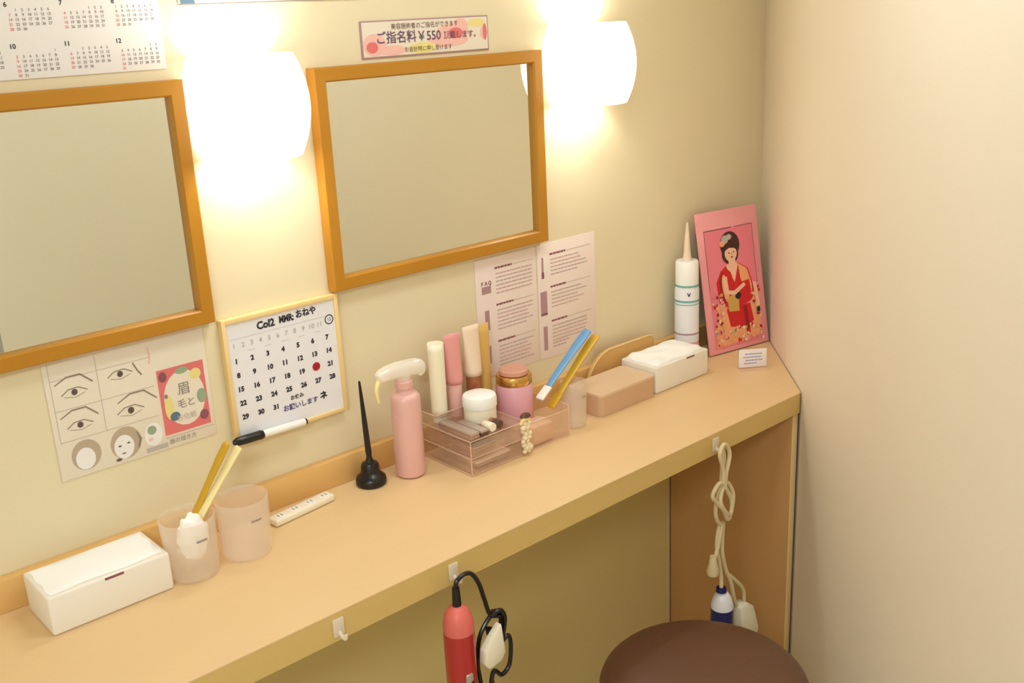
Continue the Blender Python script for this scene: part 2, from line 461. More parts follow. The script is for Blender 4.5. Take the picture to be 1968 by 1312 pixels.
# white notice sheet at the top with a blue grey mark in its corner
t = thing('notice_sheet', 'large white notice sheet above the mirrors, only its lower edge in view', 'notice', (0.10, 0, 0.898))
MB().box(0.0, 0.366, -0.0025, -0.0005, 0.0, 0.26, 0.0003).build('sheet', M_PAPERC, t)
mb = MB(); mb.m(0).rect(0.0, 0.366, 0.0, 0.0016, 0.0028); mb.m(1).rect(0.0035, 0.028, 0.002, 0.026, 0.003)
mb.m(2).text('お知らせ', 0.03, 0.18, 0.19, 0.003)
mb.build('print', [M_GREY, M_BLUEG, M_INK], t)

# eyebrow drawing sheet under the left mirror
t = thing('eyebrow_guide_sheet', 'paper sheet of eye and brow drawings under the left mirror', 'poster', (0.063, 0, 0.176))
MB().box(-0.27, 0.0, -0.0022, -0.0005, 0.0, 0.205, 0.0003).build('sheet', M_PAPERC, t)
mb = MB(); O = 0.0026
for zz in (0.064, 0.117, 0.168): mb.m(0).rect(-0.262, -0.098, zz, zz + 0.0008, O)
for xx in (-0.188, -0.262): mb.m(0).rect(xx, xx + 0.0008, 0.062, 0.198, O)
def eye(cx, cz, s=1.0):
    mb.m(1).stroke([(cx - 0.022 * s, cz + 0.001), (cx - 0.010 * s, cz + 0.009 * s), (cx + 0.006 * s, cz + 0.010 * s), (cx + 0.020 * s, cz + 0.002)], 0.0016, O)
    mb.m(2).ell(cx - 0.001, cz + 0.003, 0.0048 * s, 0.0052 * s, O + 0.0002)
    mb.m(1).stroke([(cx - 0.018 * s, cz - 0.002), (cx, cz - 0.006 * s), (cx + 0.016 * s, cz - 0.001)], 0.0008, O)
def brow(cx, cz, s=1.0):
    mb.m(1).stroke([(cx - 0.030 * s, cz), (cx - 0.010 * s, cz + 0.010 * s), (cx + 0.012 * s, cz + 0.010 * s), (cx + 0.030 * s, cz - 0.007 * s)], [0.0016, 0.0024, 0.0028, 0.0022], O)
eye(-0.150, 0.150); mb.m(1).stroke([(-0.128, 0.166), (-0.122, 0.152), (-0.116, 0.142)], 0.0024, O)
mb.m(3).stroke([(-0.100, 0.186), (-0.098, 0.170), (-0.101, 0.158)], 0.003, O)
eye(-0.142, 0.084, 1.1); brow(-0.130, 0.104, 1.1)
eye(-0.226, 0.140); brow(-0.226, 0.160); eye(-0.226, 0.084); brow(-0.226, 0.104)
# head drawing
mb.m(4).ell(-0.160, 0.034, 0.026, 0.028, O); mb.m(5).ell(-0.164, 0.028, 0.017, 0.021, O + 0.0003)
mb.m(1).stroke([(-0.140, 0.048), (-0.135, 0.034), (-0.140, 0.018)], [0.001, 0.005, 0.002], O + 0.0004)
mb.m(2).ell(-0.171, 0.031, 0.0028, 0.0014, O + 0.0006); mb.m(2).ell(-0.156, 0.033, 0.0028, 0.0014, O + 0.0006)
mb.m(1).ell(-0.166, 0.017, 0.004, 0.0014, O + 0.0006); mb.m(2).ell(-0.176, 0.008, 0.005, 0.0024, O + 0.0006)
mb.m(5).ell(-0.112, 0.034, 0.016, 0.021, O); mb.m(6).ell(-0.114, 0.042, 0.008, 0.008, O + 0.0003); mb.m(3).ell(-0.118, 0.026, 0.004, 0.003, O + 0.0003)
mb.m(0).rect(-0.128, -0.09, 0.004, 0.012, O)
mb.m(4).ell(-0.226, 0.034, 0.024, 0.026, O); mb.m(5).ell(-0.228, 0.028, 0.016, 0.019, O + 0.0003)
mb.build('drawings', [M_LGREY, mat('pencil_line', (146, 126, 112), 0.8), mat('pencil_dark', (96, 82, 76), 0.8), M_PINKL, mat('print_taupe', (186, 168, 144), 0.8), M_PAPER, M_GREEN], t)
mb = MB()
mb.m(0).rect(-0.0915, -0.0075, 0.024, 0.141, O)
mb.m(1).ell(-0.0485, 0.083, 0.037, 0.050, O + 0.0003)
mb.m(2).ell(-0.078, 0.072, 0.008, 0.022, O + 0.0005); mb.m(2).ell(-0.024, 0.120, 0.010, 0.010, O + 0.0005)
mb.m(3).ell(-0.018, 0.078, 0.009, 0.013, O + 0.0006); mb.m(3).ell(-0.048, 0.132, 0.012, 0.006, O + 0.0006)
mb.m(4).ell(-0.070, 0.054, 0.009, 0.008, O + 0.0006); mb.m(5).ell(-0.081, 0.093, 0.003, 0.004, O + 0.0006)
mb.m(6).ell(-0.082, 0.128, 0.007, 0.009, O + 0.0006); mb.m(6).ell(-0.018, 0.043, 0.008, 0.009, O + 0.0006)
mb.m(5).text('眉', 0.024, -0.048, 0.098, O + 0.0008); mb.m(5).text('毛と', 0.017, -0.047, 0.072, O + 0.0008)
mb.m(7).text('お化粧', 0.0125, -0.050, 0.048, O + 0.0008)
mb.m(8).rect(-0.0915, -0.004, 0.0185, 0.0195, O); mb.m(5).text('眉の描き方', 0.010, -0.062, 0.0105, O)
mb.build('pink_card', [M_PINKB, M_PAPERC, M_YELL, M_GREEN, M_BLUEG, M_GREY, M_MAROON, M_LGREY, M_LGREY], t)

# white board calendar
t = thing('whiteboard_calendar', 'white calendar board with pale wood frame and red date, between mirrors', 'calendar board', (0.092, 0, 0.146))
w, h = 0.237, 0.232
MB().box(0.004, w - 0.004, -0.012, -0.0005, 0.004, h - 0.004).build('board', M_BOARD, t)
mb = MB()
mb.box(0, 0.008, -0.016, -0.0005, 0, h, 0.001); mb.box(w - 0.008, w, -0.016, -0.0005, 0, h, 0.001)
mb.box(0.008, w - 0.008, -0.016, -0.0005, 0, 0.007, 0.001); mb.box(0.008, w - 0.008, -0.016, -0.0005, h - 0.009, h, 0.001)
mb.build('frame', M_PALEW, t)
mb = MB(); O = 0.0124
mb.m(0).text('Col2', 0.019, 0.086, h - 0.025, O, bold=0.0008, sx=0.95); mb.m(0).text('MMR:', 0.0175, 0.128, h - 0.024, O, bold=0.0009, sx=0.72)
mb.text('おねや', 0.0165, 0.169, h - 0.022, O, bold=0.0006, sx=0.88)
mb.m(1).rect(0.014, w - 0.02, h - 0.0385, h - 0.038, O)
for i in range(11): mb.m(1).text(str(i + 1), 0.0125, 0.020 + i * 0.0175, h - 0.051, O, bold=0.0002)
mb.m(0).ring(0.2165, h - 0.046, 0.0085, 0.0020, O); mb.text('12', 0.009, 0.2165, h - 0.046, O)
for i in range(5): mb.m(1).rect(0.045 + i * 0.034, 0.060 + i * 0.034, h - 0.064, h - 0.0634, O)
d = 1
for r_ in range(5):
    for c_ in range(7):
        if d > 31: break
        x = 0.021 + c_ * 0.0312 + (0.001 * r_); z = h - 0.079 - r_ * 0.0262
        if d == 20: mb.m(2).ell(x, z + 0.002, 0.0085, 0.0085, O); mb.m(3).text('20', 0.012, x, z + 0.002, O + 0.0003, bold=0.0004)
        else: mb.m(0).text(str(d), 0.0125, x, z, O, bold=0.00065)
        d += 1
mb.m(0).text('お休み', 0.0095, 0.132, h - 0.176, O, bold=0.0003)
mb.m(4).text('お願いします', 0.0125, 0.138, h - 0.193, O, bold=0.0004); mb.m(0).text('ネ', 0.016, 0.188, h - 0.190, O, bold=0.0008)
mb.build('handwriting', [M_INK, M_LGREY, M_RED, M_KIMD, mat('ink_violet', (90, 84, 130), 0.7)], t)

# whiteboard marker resting on the board's bottom rail
t = thing('whiteboard_marker', 'white marker pen with black cap on the bottom of calendar board', 'marker', (0.158, -0.0245, 0.156))
rx = Matrix.Rotation(PI / 2, 3, 'Y') ; tilt = Matrix.Rotation(math.radians(1.5), 3, 'Y')
MB().lathe([(0, -0.02), (0.0068, -0.0195), (0.0072, 0.0), (0.0072, 0.066), (0.0052, 0.070), (0, 0.0705)], 20, (0, 0, 0), tilt @ rx).build('barrel', M_WHITE, t)
MB().lathe([(0, -0.0775), (0.004, -0.077), (0.0076, -0.070), (0.0086, -0.050), (0.0082, -0.030), (0.0088, -0.024), (0.0074, -0.018), (0, -0.0178)], 20, (0, 0, 0), tilt @ rx).build('cap', M_BLACK, t)
MB().lathe([(0, 0.067), (0.0056, 0.0672), (0.0056, 0.0725), (0, 0.073)], 16, (0, 0, 0), tilt @ rx).build('end_plug', M_BLACK, t)

# two leaflet sheets under the full mirror
def leaflet(label, x0, x1, z0, z1, blocks):
    t = thing('leaflet', label, 'leaflet', (x0, 0, z0), 0, 'printed leaflets under the full mirror')
    w = x1 - x0; h = z1 - z0
    MB().box(0, w, -0.0016, -0.0005, 0, h, 0.0002).build('sheet', M_PAPERP, t)
    mb = MB(); O = 0.002
    for kind, a in blocks:
        if kind == 'head':
            mb.m(0); x = a[0]
            while x < a[1]:
                l = random.uniform(0.006, 0.012); mb.rect(x, min(x + l, a[1]), a[2], a[2] + 0.0042, O); x += l + 0.0012
            mb.m(4).rect(a[1] + 0.002, a[3], a[2] + 0.0012, a[2] + 0.0024, O)
        elif kind == 'lines':
            for i in range(a[4]):
                x = a[0]; end = a[1] - random.uniform(0, 0.3) * (a[1] - a[0]); mb.m(random.choice((1, 1, 2)))
                while x < end:
                    l = random.uniform(0.004, 0.014); mb.rect(x, min(x + l, end), a[2] - i * a[3], a[2] - i * a[3] + 0.0026, O); x += l + 0.0014
        elif kind == 'bar': mb.m(3).rect(*a, O); 
        elif kind == 'dark': mb.m(0).rect(*a, O + 0.0002)
        elif kind == 'txt': mb.m(0).text(a[0], a[1], a[2], a[3], O + 0.0002, bold=0.0004)
    mb.build('print', [M_MAROON, mat('print_line_grey', (190, 168, 164), 0.8), mat('print_line_rose', (204, 164, 164), 0.8), M_MAUVE, M_LGREY], t)
bl = []
for z in (0.236, 0.155, 0.073):
    bl += [('head', (0.055, 0.105, z, 0.168)), ('lines', (0.057, 0.165, z - 0.012, 0.0085, 6))]
bl += [('bar', (0.016, 0.042, 0.187, 0.203)), ('txt', ('ＦＡＱ', 0.0105, 0.029, 0.209)), ('bar', (0.022, 0.034, 0.106, 0.150)), ('bar', (0.022, 0.034, 0.03, 0.07))]
leaflet('white leaflet with rows of small print, left of the pair under the mirror', 0.676, 0.852, 0.107, 0.370, bl)
bl = []
for z in (0.238, 0.163, 0.083):
    bl += [('head', (0.038, 0.088, z, 0.168)), ('lines', (0.040, 0.160, z - 0.012, 0.0085, 5))]
bl += [('bar', (0.006, 0.026, 0.103, 0.158)), ('dark', (0.006, 0.026, 0.103, 0.108)), ('bar', (0.012, 0.024, 0.02, 0.076)), ('dark', (0.012, 0.019, 0.188, 0.203)), ('bar', (0.013, 0.018, 0.203, 0.236)), ('lines', (0.04, 0.1, 0.03, 0.008, 2))]
leaflet('white leaflet with small print, right of the pair, nearer the lamp', 0.856, 1.040, 0.105, 0.372, bl)

# ---------------------------------------------------------------- things on the counter
def tissue_box(label, cx, cy, mark, puff):
    t = thing('tissue_box', label, 'tissue box', (cx, cy, 0), 0, 'white tissue boxes on the counter')
    w, d, h = 0.096, 0.055, 0.065
    MB().box(-w, w, -d, d, 0.0005, h, 0.004, 3).build('carton', M_BOX, t)
    mb = MB(); b = mb.bm; nx, ny = 22, 12; grid = []
    for i in range(nx + 1):
        row = []
        for j in range(ny + 1):
            u = -1 + 2 * i / nx; v = -1 + 2 * j / ny
            edge = max(0.0, 1 - max(abs(u), abs(v)) ** 4)
            zz = h + 0.0005 + puff * edge ** 0.5 * (0.75 + 0.25 * math.sin(3.1 * u + 1.0) * math.cos(2.3 * v) + 0.1 * math.sin(9 * u + 4 * v))
            row.append(b.verts.new((u * w * 0.93 * (1 + 0.02 * math.sin(7 * v)), v * d * 0.86 * (1 + 0.05 * math.sin(5 * u)), zz)))
        grid.append(row)
    for i in range(nx):
        for j in range(ny): b.faces.new((grid[i][j], grid[i + 1][j], grid[i + 1][j + 1], grid[i][j + 1]))
    for f in b.faces: f.smooth = True
    mb.build('tissue', M_TISSUE, t)
    MB().box(mark - 0.015, mark + 0.015, -d - 0.0004, -d + 0.003, h - 0.0062, h - 0.0022, 0.0003).build('printed_mark', M_MAROON, t)
    return t
tissue_box('white tissue box at the left edge, beside the frosted cup', -0.206, -0.092, 0.006, 0.004)
tissue_box('white tissue box right of the beige box, before the bottle', 1.167, -0.106, 0.028, 0.017)

def cup(label, x, y, r, h, rb):
    t = thing('frosted_cup', label, 'cup', (x, y, 0), 0, 'frosted plastic cups on the counter')
    MB().lathe([(0, 0.0006), (rb - 0.003, 0.0006), (rb, 0.004), (r, h), (r - 0.0004, h + 0.001), (r - 0.002, h + 0.0006), (rb - 0.0022, 0.005), (0, 0.0035)], 48).build('cup_body', M_FROST, t)
    a0 = math.radians(-100)
    mb = MB(); z = h * 0.70; rr = (rb + (r - rb) * z / h) + 0.0005
    for k in range(8):
        a = a0 + k * 0.055; a2 = a + 0.045
        b = mb.bm
        f = b.faces.new([b.verts.new((rr * math.cos(q), rr * math.sin(q), zz)) for q, zz in ((a, z), (a2, z), (a2, z + 0.0035), (a, z + 0.0035))])
    mb.build('printed_name', M_GREY, t)
    return t
cup('frosted cup holding cotton and two plastic razors, beside left tissue box', -0.064, -0.124, 0.0455, 0.104, 0.041)
cup('empty frosted cup between the razor cup and the power strip', 0.033, -0.126, 0.0455, 0.104, 0.041)
cup('slim frosted cup between the clear tray and the beige box', 0.813, -0.147, 0.029, 0.100, 0.026)

# cotton in the left cup
mb = MB(); b = bmesh.new(); bmesh.ops.create_icosphere(b, subdivisions=4, radius=1.0)
for v in b.verts:
    n = v.co.normalized(); k = 1 + 0.10 * math.sin(6 * n.x + 2) * math.sin(7 * n.y + 1) + 0.07 * math.sin(13 * n.z + 5 * n.x)
    v.co = Vector((n.x * 0.025 * k, n.y * 0.013 * k, n.z * 0.040 * k))
mb._merge(b)
o = mb.build('cotton_pad_bundle', mat('cotton_fluff', (252, 250, 246), 0.95), None, (-0.066, -0.1435, 0.074))
tag(o, 'fluffy white cotton bundle inside the left frosted cup', 'cotton')

def razor(label, base, top, handle_mat, head_mat, group, wid=0.0075):
    base = Vector(base); top = Vector(top); L = (top - base).length
    t = thing('stick_razor', label, 'razor', base, 0, group)
    q = (top - base).to_track_quat('Z', 'Y'); t.rotation_mode = 'QUATERNION'; t.rotation_quaternion = q
    MB().tube([(0, 0, 0.030), (0, 0, 0.040), (0.001, 0, 0.055), (0.002, 0, L * 0.6), (0.0015, 0, L * 0.85), (0, 0, L - 0.002), (0, 0, L)],
              [0.0050, 0.0085, 0.0090, wid * 0.85, wid, wid * 0.95, wid * 0.55], 14, 6, True, 0.45).build('handle', handle_mat, t)
    MB().box(-0.0105, 0.0105, -0.0035, 0.0035, 0.0, 0.036, 0.003, 3).build('blade_guard', head_mat, t)
    return t
G1 = 'plastic razors in the left frosted cup'; G2 = 'plastic razors in the clear tray'
razor('yellow stick razor leaning in the left frosted cup', (-0.066, -0.103, 0.054), (0.031, -0.105, 0.196), M_YEL, M_CREAM, G1, 0.0105)
razor('cream stick razor leaning in the left frosted cup', (-0.084, -0.122, 0.040), (0.048, -0.112, 0.186), M_CREAM, M_IVORY, G1, 0.0100)
razor('blue stick razor leaning from the clear tray beside the slim cup', (0.716, -0.1415, 0.086), (0.868, -0.140, 0.200), M_BLUE, M_WHITE, G2, 0.0125)
razor('yellow stick razor leaning from the clear tray beside the slim cup', (0.738, -0.1520, 0.064), (0.883, -0.150, 0.187), M_YEL, M_YEL, G2, 0.0125)

# power strip
t = thing('power_strip', 'thin white power strip lying against the wooden upstand', 'power strip', (0.178, -0.066, 0.0))
t.rotation_euler = (0, 0, math.radians(7))
MB().box(-0.068, 0.068, -0.0135, 0.0135, 0.0006, 0.014, 0.004, 3).build('housing', M_IVORY, t)
for k in range(4):
    x = -0.050 + k * 0.034
    so = MB().box(x - 0.011, x + 0.011, -0.009, 0.009, 0.0138, 0.0145, 0.0006).build('socket', M_WHITE, t)
    for dx in (-0.004, 0.004): MB().box(x + dx - 0.0010, x + dx + 0.0010, -0.004, 0.004, 0.0144, 0.0148).build('slot', M_GREY, so)

# pen on stand
t = thing('desk_pen', 'black counter pen standing upright in its round base', 'pen', (0.337, -0.060, 0))
MB().lathe([(0, 0.0006), (0.0275, 0.0006), (0.0300, 0.004), (0.0300, 0.010), (0.0285, 0.016), (0.022, 0.022), (0.0185, 0.026), (0.0175, 0.040), (0.0150, 0.045), (0.0085, 0.048), (0.0055, 0.056), (0.0050, 0.066), (0, 0.066)], 40).build('base', M_BLACK, t)
q = Vector((-0.004, 0.003, 0.150))
MB().tube([(0, 0, 0.060), tuple(Vector((0, 0, 0.060)) + q * 0.05), tuple(Vector((0, 0, 0.060)) + q * 0.45), tuple(Vector((0, 0, 0.060)) + q * 0.97), tuple(Vector((0, 0, 0.060)) + q)], [0.0040, 0.0062, 0.0052, 0.0024, 0.0010], 14, 4).build('pen', M_BLACK, t)

# pink trigger spray bottle
t = thing('spray_bottle', 'tall pink spray bottle with milky white spray head', 'bottle', (0.417, -0.082, 0))
MB().lathe([(0, 0.0006), (0.024, 0.0006), (0.0285, 0.004), (0.0295, 0.010), (0.0295, 0.160), (0.0285, 0.167), (0.024, 0.172), (0.0165, 0.174), (0.0150, 0.178), (0.0150, 0.184), (0, 0.184)], 44).build('bottle_body', M_PINK, t)
MB().lathe([(0, 0.1835), (0.0172, 0.1835), (0.0172, 0.196), (0.0150, 0.198), (0, 0.198)], 32).build('collar', M_PINKC, t)
mb = MB()
mb.tube([(0.0, 0, 0.1975), (0.0, 0, 0.206), (-0.002, 0, 0.214)], [0.0125, 0.0140, 0.0150], 18, 5)
mb.tube([(0.037, 0, 0.198), (0.041, 0, 0.206), (0.036, 0, 0.216), (0.018, 0, 0.2195), (-0.010, 0, 0.2215), (-0.036, 0, 0.2215), (-0.054, 0, 0.2180), (-0.060, 0, 0.2160)], [0.004, 0.0105, 0.0155, 0.0165, 0.0160, 0.0145, 0.0120, 0.006], 18, 6)
mb.build('spray_head', M_CLEARW, t)
MB().tube([(-0.054, 0, 0.212), (-0.062, 0, 0.200), (-0.0640, 0, 0.186), (-0.0605, 0, 0.168)], [0.0055, 0.0045, 0.0036, 0.0026], 12, 6).build('trigger', M_CREAM, t)
MB().text('pure', 0.009, 0, 0.0, 0.0302, bold=0.0001).build('bottle_lettering', M_PINKC, t, (-0.012, 0, 0.14)).rotation_euler = (0, 0, math.radians(-40))

# clear drawers with makeup (a thing of its own) -----------------------------------
t = thing('makeup_organizer', 'clear acrylic makeup organizer with two flat drawers, right of pink bottle', 'organizer', (0.489, -0.185, 0))
w, d, h = 0.140, 0.155, 0.078; th = 0.0025
mb = MB()
mb.box(0, w, 0, d, 0.0006, th); mb.box(0, th, 0, d, th, h); mb.box(w - th, w, 0, d, th, h); mb.box(th, w - th, d - th, d, th, h + 0.020)
mb.box(th, w - th, 0, d - th, 0.036, 0.038); mb.box(th, w - th, 0, d - th, h - 0.006, h - 0.004)
mb.box(0, w, 0.108, 0.108 + th, h - 0.004, h + 0.020); mb.box(0, th, 0.108, d, h, h + 0.020); mb.box(w - th, w, 0.108, d, h, h + 0.020)
for xx in (0.048, 0.094): mb.box(xx, xx + th, 0.1105, d, h - 0.004, h + 0.020)
mb.build('case', M_ACRYL, t)
for z0 in (0.004, 0.0395):
    dr = MB(); dr.box(0.004, w - 0.004, -0.002, 0.001, z0, z0 + 0.030, 0.0008); dr.box(0.005, w - 0.005, 0.001, d - 0.008, z0, z0 + 0.002)
    dr.box(0.005, 0.007, 0.001, d - 0.008, z0 + 0.002, z0 + 0.024); dr.box(w - 0.007, w - 0.005, 0.001, d - 0.008, z0 + 0.002, z0 + 0.024)
    do = dr.build('drawer', M_ACRYF, t)
    kb = MB(); kb.box(w / 2 - 0.012, w / 2 + 0.012, -0.006, -0.002, z0 + 0.012, z0 + 0.018, 0.0015); kb.build('pull', M_ACRYL, do)
mb = MB(); e = 0.0016
for zz in (th, 0.037, h - 0.005):
    mb.box(-e * 0.3, e, -e * 0.3, d, zz - e / 2, zz + e / 2); mb.box(0, w, -e * 0.3, e, zz - e / 2, zz + e / 2)
for xx in (0, w - e): mb.box(xx, xx + e, -e * 0.3, e, 0.0006, h - 0.005)
mb.box(0, th, 0.108, d, h + 0.020, h + 0.0215); mb.box(w - th, w, 0.108, d, h + 0.020, h + 0.0215); mb.box(0, w, 0.108, 0.108 + th, h + 0.020, h + 0.0215)
mb.build('polished_edges', M_EDGEP, t)
OX, OY, OT = 0.489, -0.185, 0.0745
def slab(name, label, cat, x, y, z, sx, sy, sz, m1, m2, rz=0.0, group=None):
    t = thing(name, label, cat, (x, y, z), rz, group)
    MB().box(-sx / 2, sx / 2, -sy / 2, sy / 2, 0.0, sz * 0.55, 0.0012).build('base', m1, t)
    MB().box(-sx / 2, sx / 2, -sy / 2, sy / 2, sz * 0.56, sz, 0.0015).build('lid', m2, t)
    return t
# contents of the drawers and front tray
slab('makeup_palette', 'long taupe makeup palette lying on the front left of organizer top', 'palette', OX + 0.016, OY + 0.054, OT, 0.022, 0.103, 0.013, M_TAUPE, M_SILVER, 0, 'makeup palettes on the organizer')
slab('makeup_palette', 'silvery makeup palette lying beside the front left one on organizer top', 'palette', OX + 0.040, OY + 0.040, OT, 0.020, 0.076, 0.012, M_DARKBR, M_SILVER, 0, 'makeup palettes on the organizer')
slab('makeup_palette', 'brown makeup palette inside the upper clear drawer', 'palette', OX + 0.045, OY + 0.060, 0.0418, 0.060, 0.100, 0.012, M_TAUPE, M_SILVER, 0, 'makeup palettes in the drawers')
slab('makeup_palette', 'pale makeup palette inside the lower clear drawer', 'palette', OX + 0.070, OY + 0.065, 0.0063, 0.090, 0.100, 0.012, M_TAUPE, M_TUBEB, 0, 'makeup palettes in the drawers')
t = thing('lipstick', 'short white capped lipstick lying on the organizer top', 'lipstick', (OX + 0.064, OY + 0.004, OT + 0.0092))
ry = Matrix.Rotation(-PI / 2, 3, 'X')
MB().lathe([(0, 0), (0.0085, 0.0005), (0.009, 0.002), (0.009, 0.017), (0, 0.017)], 20, (0, 0, 0), ry).build('cap', M_IVORY, t)
MB().lathe([(0, 0.0172), (0.008, 0.0172), (0.008, 0.027), (0, 0.0275)], 20, (0, 0, 0), ry).build('case', M_TUBEB, t)
t = thing('lipstick', 'brown lipstick lying beside the white capped one on organizer top', 'lipstick', (OX + 0.084, OY + 0.006, OT + 0.0092))
MB().lathe([(0, 0), (0.0085, 0.0005), (0.009, 0.002), (0.009, 0.017), (0, 0.017)], 20, (0, 0, 0), ry).build('cap', M_DARKBR, t)
MB().lathe([(0, 0.0172), (0.008, 0.0172), (0.008, 0.027), (0, 0.0275)], 20, (0, 0, 0), ry).build('case', M_COPPER, t)

# white cream jar
t = thing('cream_jar', 'white cream jar with domed white lid on the organizer', 'jar', (OX + 0.088, OY + 0.0715, OT))
MB().lathe([(0, 0.0005), (0.029, 0.0005), (0.0330, 0.005), (0.0335, 0.032), (0, 0.032)], 40).build('jar_body', M_IVORY, t)
MB().lathe([(0, 0.0322), (0.0345, 0.0322), (0.0352, 0.035), (0.0352, 0.051), (0.0332, 0.056), (0.025, 0.0595), (0, 0.0605)], 40).build('lid', M_WHITE, t)

# tubes behind
def tubeb(name, label, x, y, z0, ztop, rad_, body, capm, caplen, flat=0.5, tilt=0.0, cat='tube'):
    t = thing(name, label, cat, (x, y, z0)); t.rotation_euler = (0, tilt, 0)
    L = ztop - z0
    MB().lathe([(0, 0), (rad_ * 0.80, 0), (rad_ * 0.84, 0.002), (rad_ * 0.84, caplen - 0.001), (0, caplen)], 28, (0, 0, 0)).build('cap', capm, t)
    # body: round at the cap, pressed flat at the top seam
    mb = MB(); b = mb.bm; rings = []; N = 28; K = 10
    for k in range(K + 1):
        u = k / K; zz = caplen + 0.0002 + u * (L - caplen)
        sy_ = 1.0 - (1 - flat * 0.25) * u ** 1.2 if flat < 1 else 1.0
        sx_ = 1.0 + (0.12 * u if flat < 1 else 0)
        rings.append([b.verts.new((rad_ * sx_ * math.cos(2 * PI * i / N), rad_ * sy_ * math.sin(2 * PI * i / N), zz)) for i in range(N)])
    for A, B in zip(rings[:-1], rings[1:]):
        for i in range(N): f = b.faces.new((A[i], A[(i + 1) % N], B[(i + 1) % N], B[i])); f.smooth = True
    b.faces.new(rings[0][::-1]); b.faces.new(rings[-1])
    mb.build('body', body, t)
    return t
tt = tubeb('foundation_tube', 'slim round white tube standing at the organizer back, left end', OX + 0.030, OY + 0.130, OT, 0.241, 0.0165, M_IVORY, M_WHITE, 0.012, 1.0)
tubeb('cream_tube', 'flat pink tube standing on its pale cap at organizer back', OX + 0.0745, OY + 0.1325, OT, 0.249, 0.0180, mat('tube_pink', (224, 152, 150), 0.4), M_PINKL, 0.070, 0.5)
tubeb('cream_tube', 'flat beige tube standing on its copper cap at organizer back', OX + 0.1245, OY + 0.1315, OT, 0.255, 0.0190, M_TUBEB, M_COPPER, 0.075, 0.5)

# second clear tray with pink jar and gold tube
t = thing('clear_tray', 'clear open acrylic tray right of the organizer holding razors', 'tray', (0.636, -0.180, 0))
w2, d2, h2 = 0.128, 0.157, 0.070
mb = MB()
mb.box(0, w2, 0, d2, 0.0006, 0.0028, 0.0006); mb.box(0, 0.0022, 0, d2, 0.0028, h2); mb.box(w2 - 0.0022, w2, 0, d2, 0.0028, h2)
mb.box(0.0022, w2 - 0.0022, 0, 0.0022, 0.0028, h2 - 0.010); mb.box(0.0022, w2 - 0.0022, d2 - 0.0022, d2, 0.0028, h2 + 0.012)
mb.build('tray_body', M_ACRYF, t)
mb = MB(); e = 0.0022
mb.box(0, e, 0, d2, h2, h2 + 0.0012); mb.box(w2 - e, w2, 0, d2, h2, h2 + 0.0012); mb.box(e, w2 - e, 0, e, h2 - 0.010, h2 - 0.0088)
mb.box(w2 - 0.0012, w2 + 0.0004, -0.0004, 0.0012, 0.0006, h2); mb.box(0, w2, -0.0004, 0.0012, 0.0006, 0.0030)
mb.build('rim', M_EDGEP, t)
t = thing('tissue_packet', 'beige packet filling the front of the clear tray', 'packet', (0.692, -0.150, 0.003))
MB().box(-0.050, 0.034, -0.0235, 0.0235, 0.0, 0.042, 0.006, 3).build('packet_body', mat('packet_beige', (222, 182, 150), 0.6), t)
MB().box(-0.046, 0.030, -0.004, 0.004, 0.0420, 0.0440, 0.0008).build('seam', M_TUBEB, t)
t = thing('cream_jar', 'round pink jar with gold rimmed lid standing in the clear tray', 'jar', (0.700, -0.0825, 0.0032))
MB().lathe([(0, 0.0), (0.034, 0.0), (0.0385, 0.006), (0.0390, 0.050), (0.0398, 0.060), (0.0398, 0.108), (0.037, 0.112), (0, 0.112)], 44).build('jar_body', M_ROSE, t)
lo = MB().lathe([(0, 0.1122), (0.0375, 0.1122), (0.0385, 0.114), (0.0385, 0.129), (0.0365, 0.132), (0, 0.133)], 44).build('lid', M_GOLD, t)
MB().lathe([(0, 0.1332), (0.031, 0.1332), (0.0305, 0.141), (0.026, 0.1445), (0, 0.145)], 40).build('lid_inset', M_COPPERP, lo)
tubeb('concealer_tube', 'tall tan golden tube standing behind the pink jar', 0.6585, -0.0395, 0.0032, 0.246, 0.0132, M_TAN, M_COPPER, 0.030, 0.6)

# beaded strand hanging in front between the two trays
t = thing('pearl_hair_clip', 'cream pearly hair clip with dark knob hanging between organizer and tray', 'hair clip', (0.632, -0.1885, 0.0))
mb = MB()
for k in range(9):
    z = 0.010 + k * 0.0075; x = 0.004 * math.sin(k * 1.7); r = 0.0052 + 0.0016 * ((k * 5) % 3) / 2
    for dx in (-0.0055, 0.0055):
        b = bmesh.new(); bmesh.ops.create_icosphere(b, subdivisions=2, radius=r)
        bmesh.ops.translate(b, verts=b.verts, vec=(x + dx, 0.0 - 0.001 * (k % 2), z)); mb._merge(b)
mb.build('beads', mat('pearl', (232, 216, 180), 0.3, coat=0.3), t)
MB().tube([(-0.014, 0, 0.070), (-0.006, 0, 0.078), (0.006, 0, 0.079), (0.016, 0, 0.071)], [0.003, 0.0045, 0.0045, 0.003], 10, 5).build('bow', M_PALEW, t)
MB().lathe([(0, 0), (0.010, 0.001), (0.013, 0.005), (0.010, 0.010), (0, 0.011)], 20, (0.004, 0.004, 0.079), None, 0.7).build('knob', M_DARKBR, t)

# beige box
t = thing('beige_carton', 'low beige carton with rounded corners left of right tissue box', 'box', (0.972, -0.112, 0))
def rrect(w, d, r, n=6):
    P = []
    for cx, cy, a in ((w - r, d - r, 0), (-w + r, d - r, 1), (-w + r, -d + r, 2), (w - r, -d + r, 3)):
        for k in range(n + 1): q = a * PI / 2 + k * PI / 2 / n; P.append((cx + r * math.cos(q), cy + r * math.sin(q)))
    return P
MB().prism(rrect(0.093, 0.052, 0.013), 0.0006, 0.046, 'z').build('carton_body', M_BEIGE, t)
MB().prism(rrect(0.0935, 0.0525, 0.0135), 0.0462, 0.0515, 'z').build('lid', M_BEIGET, t)

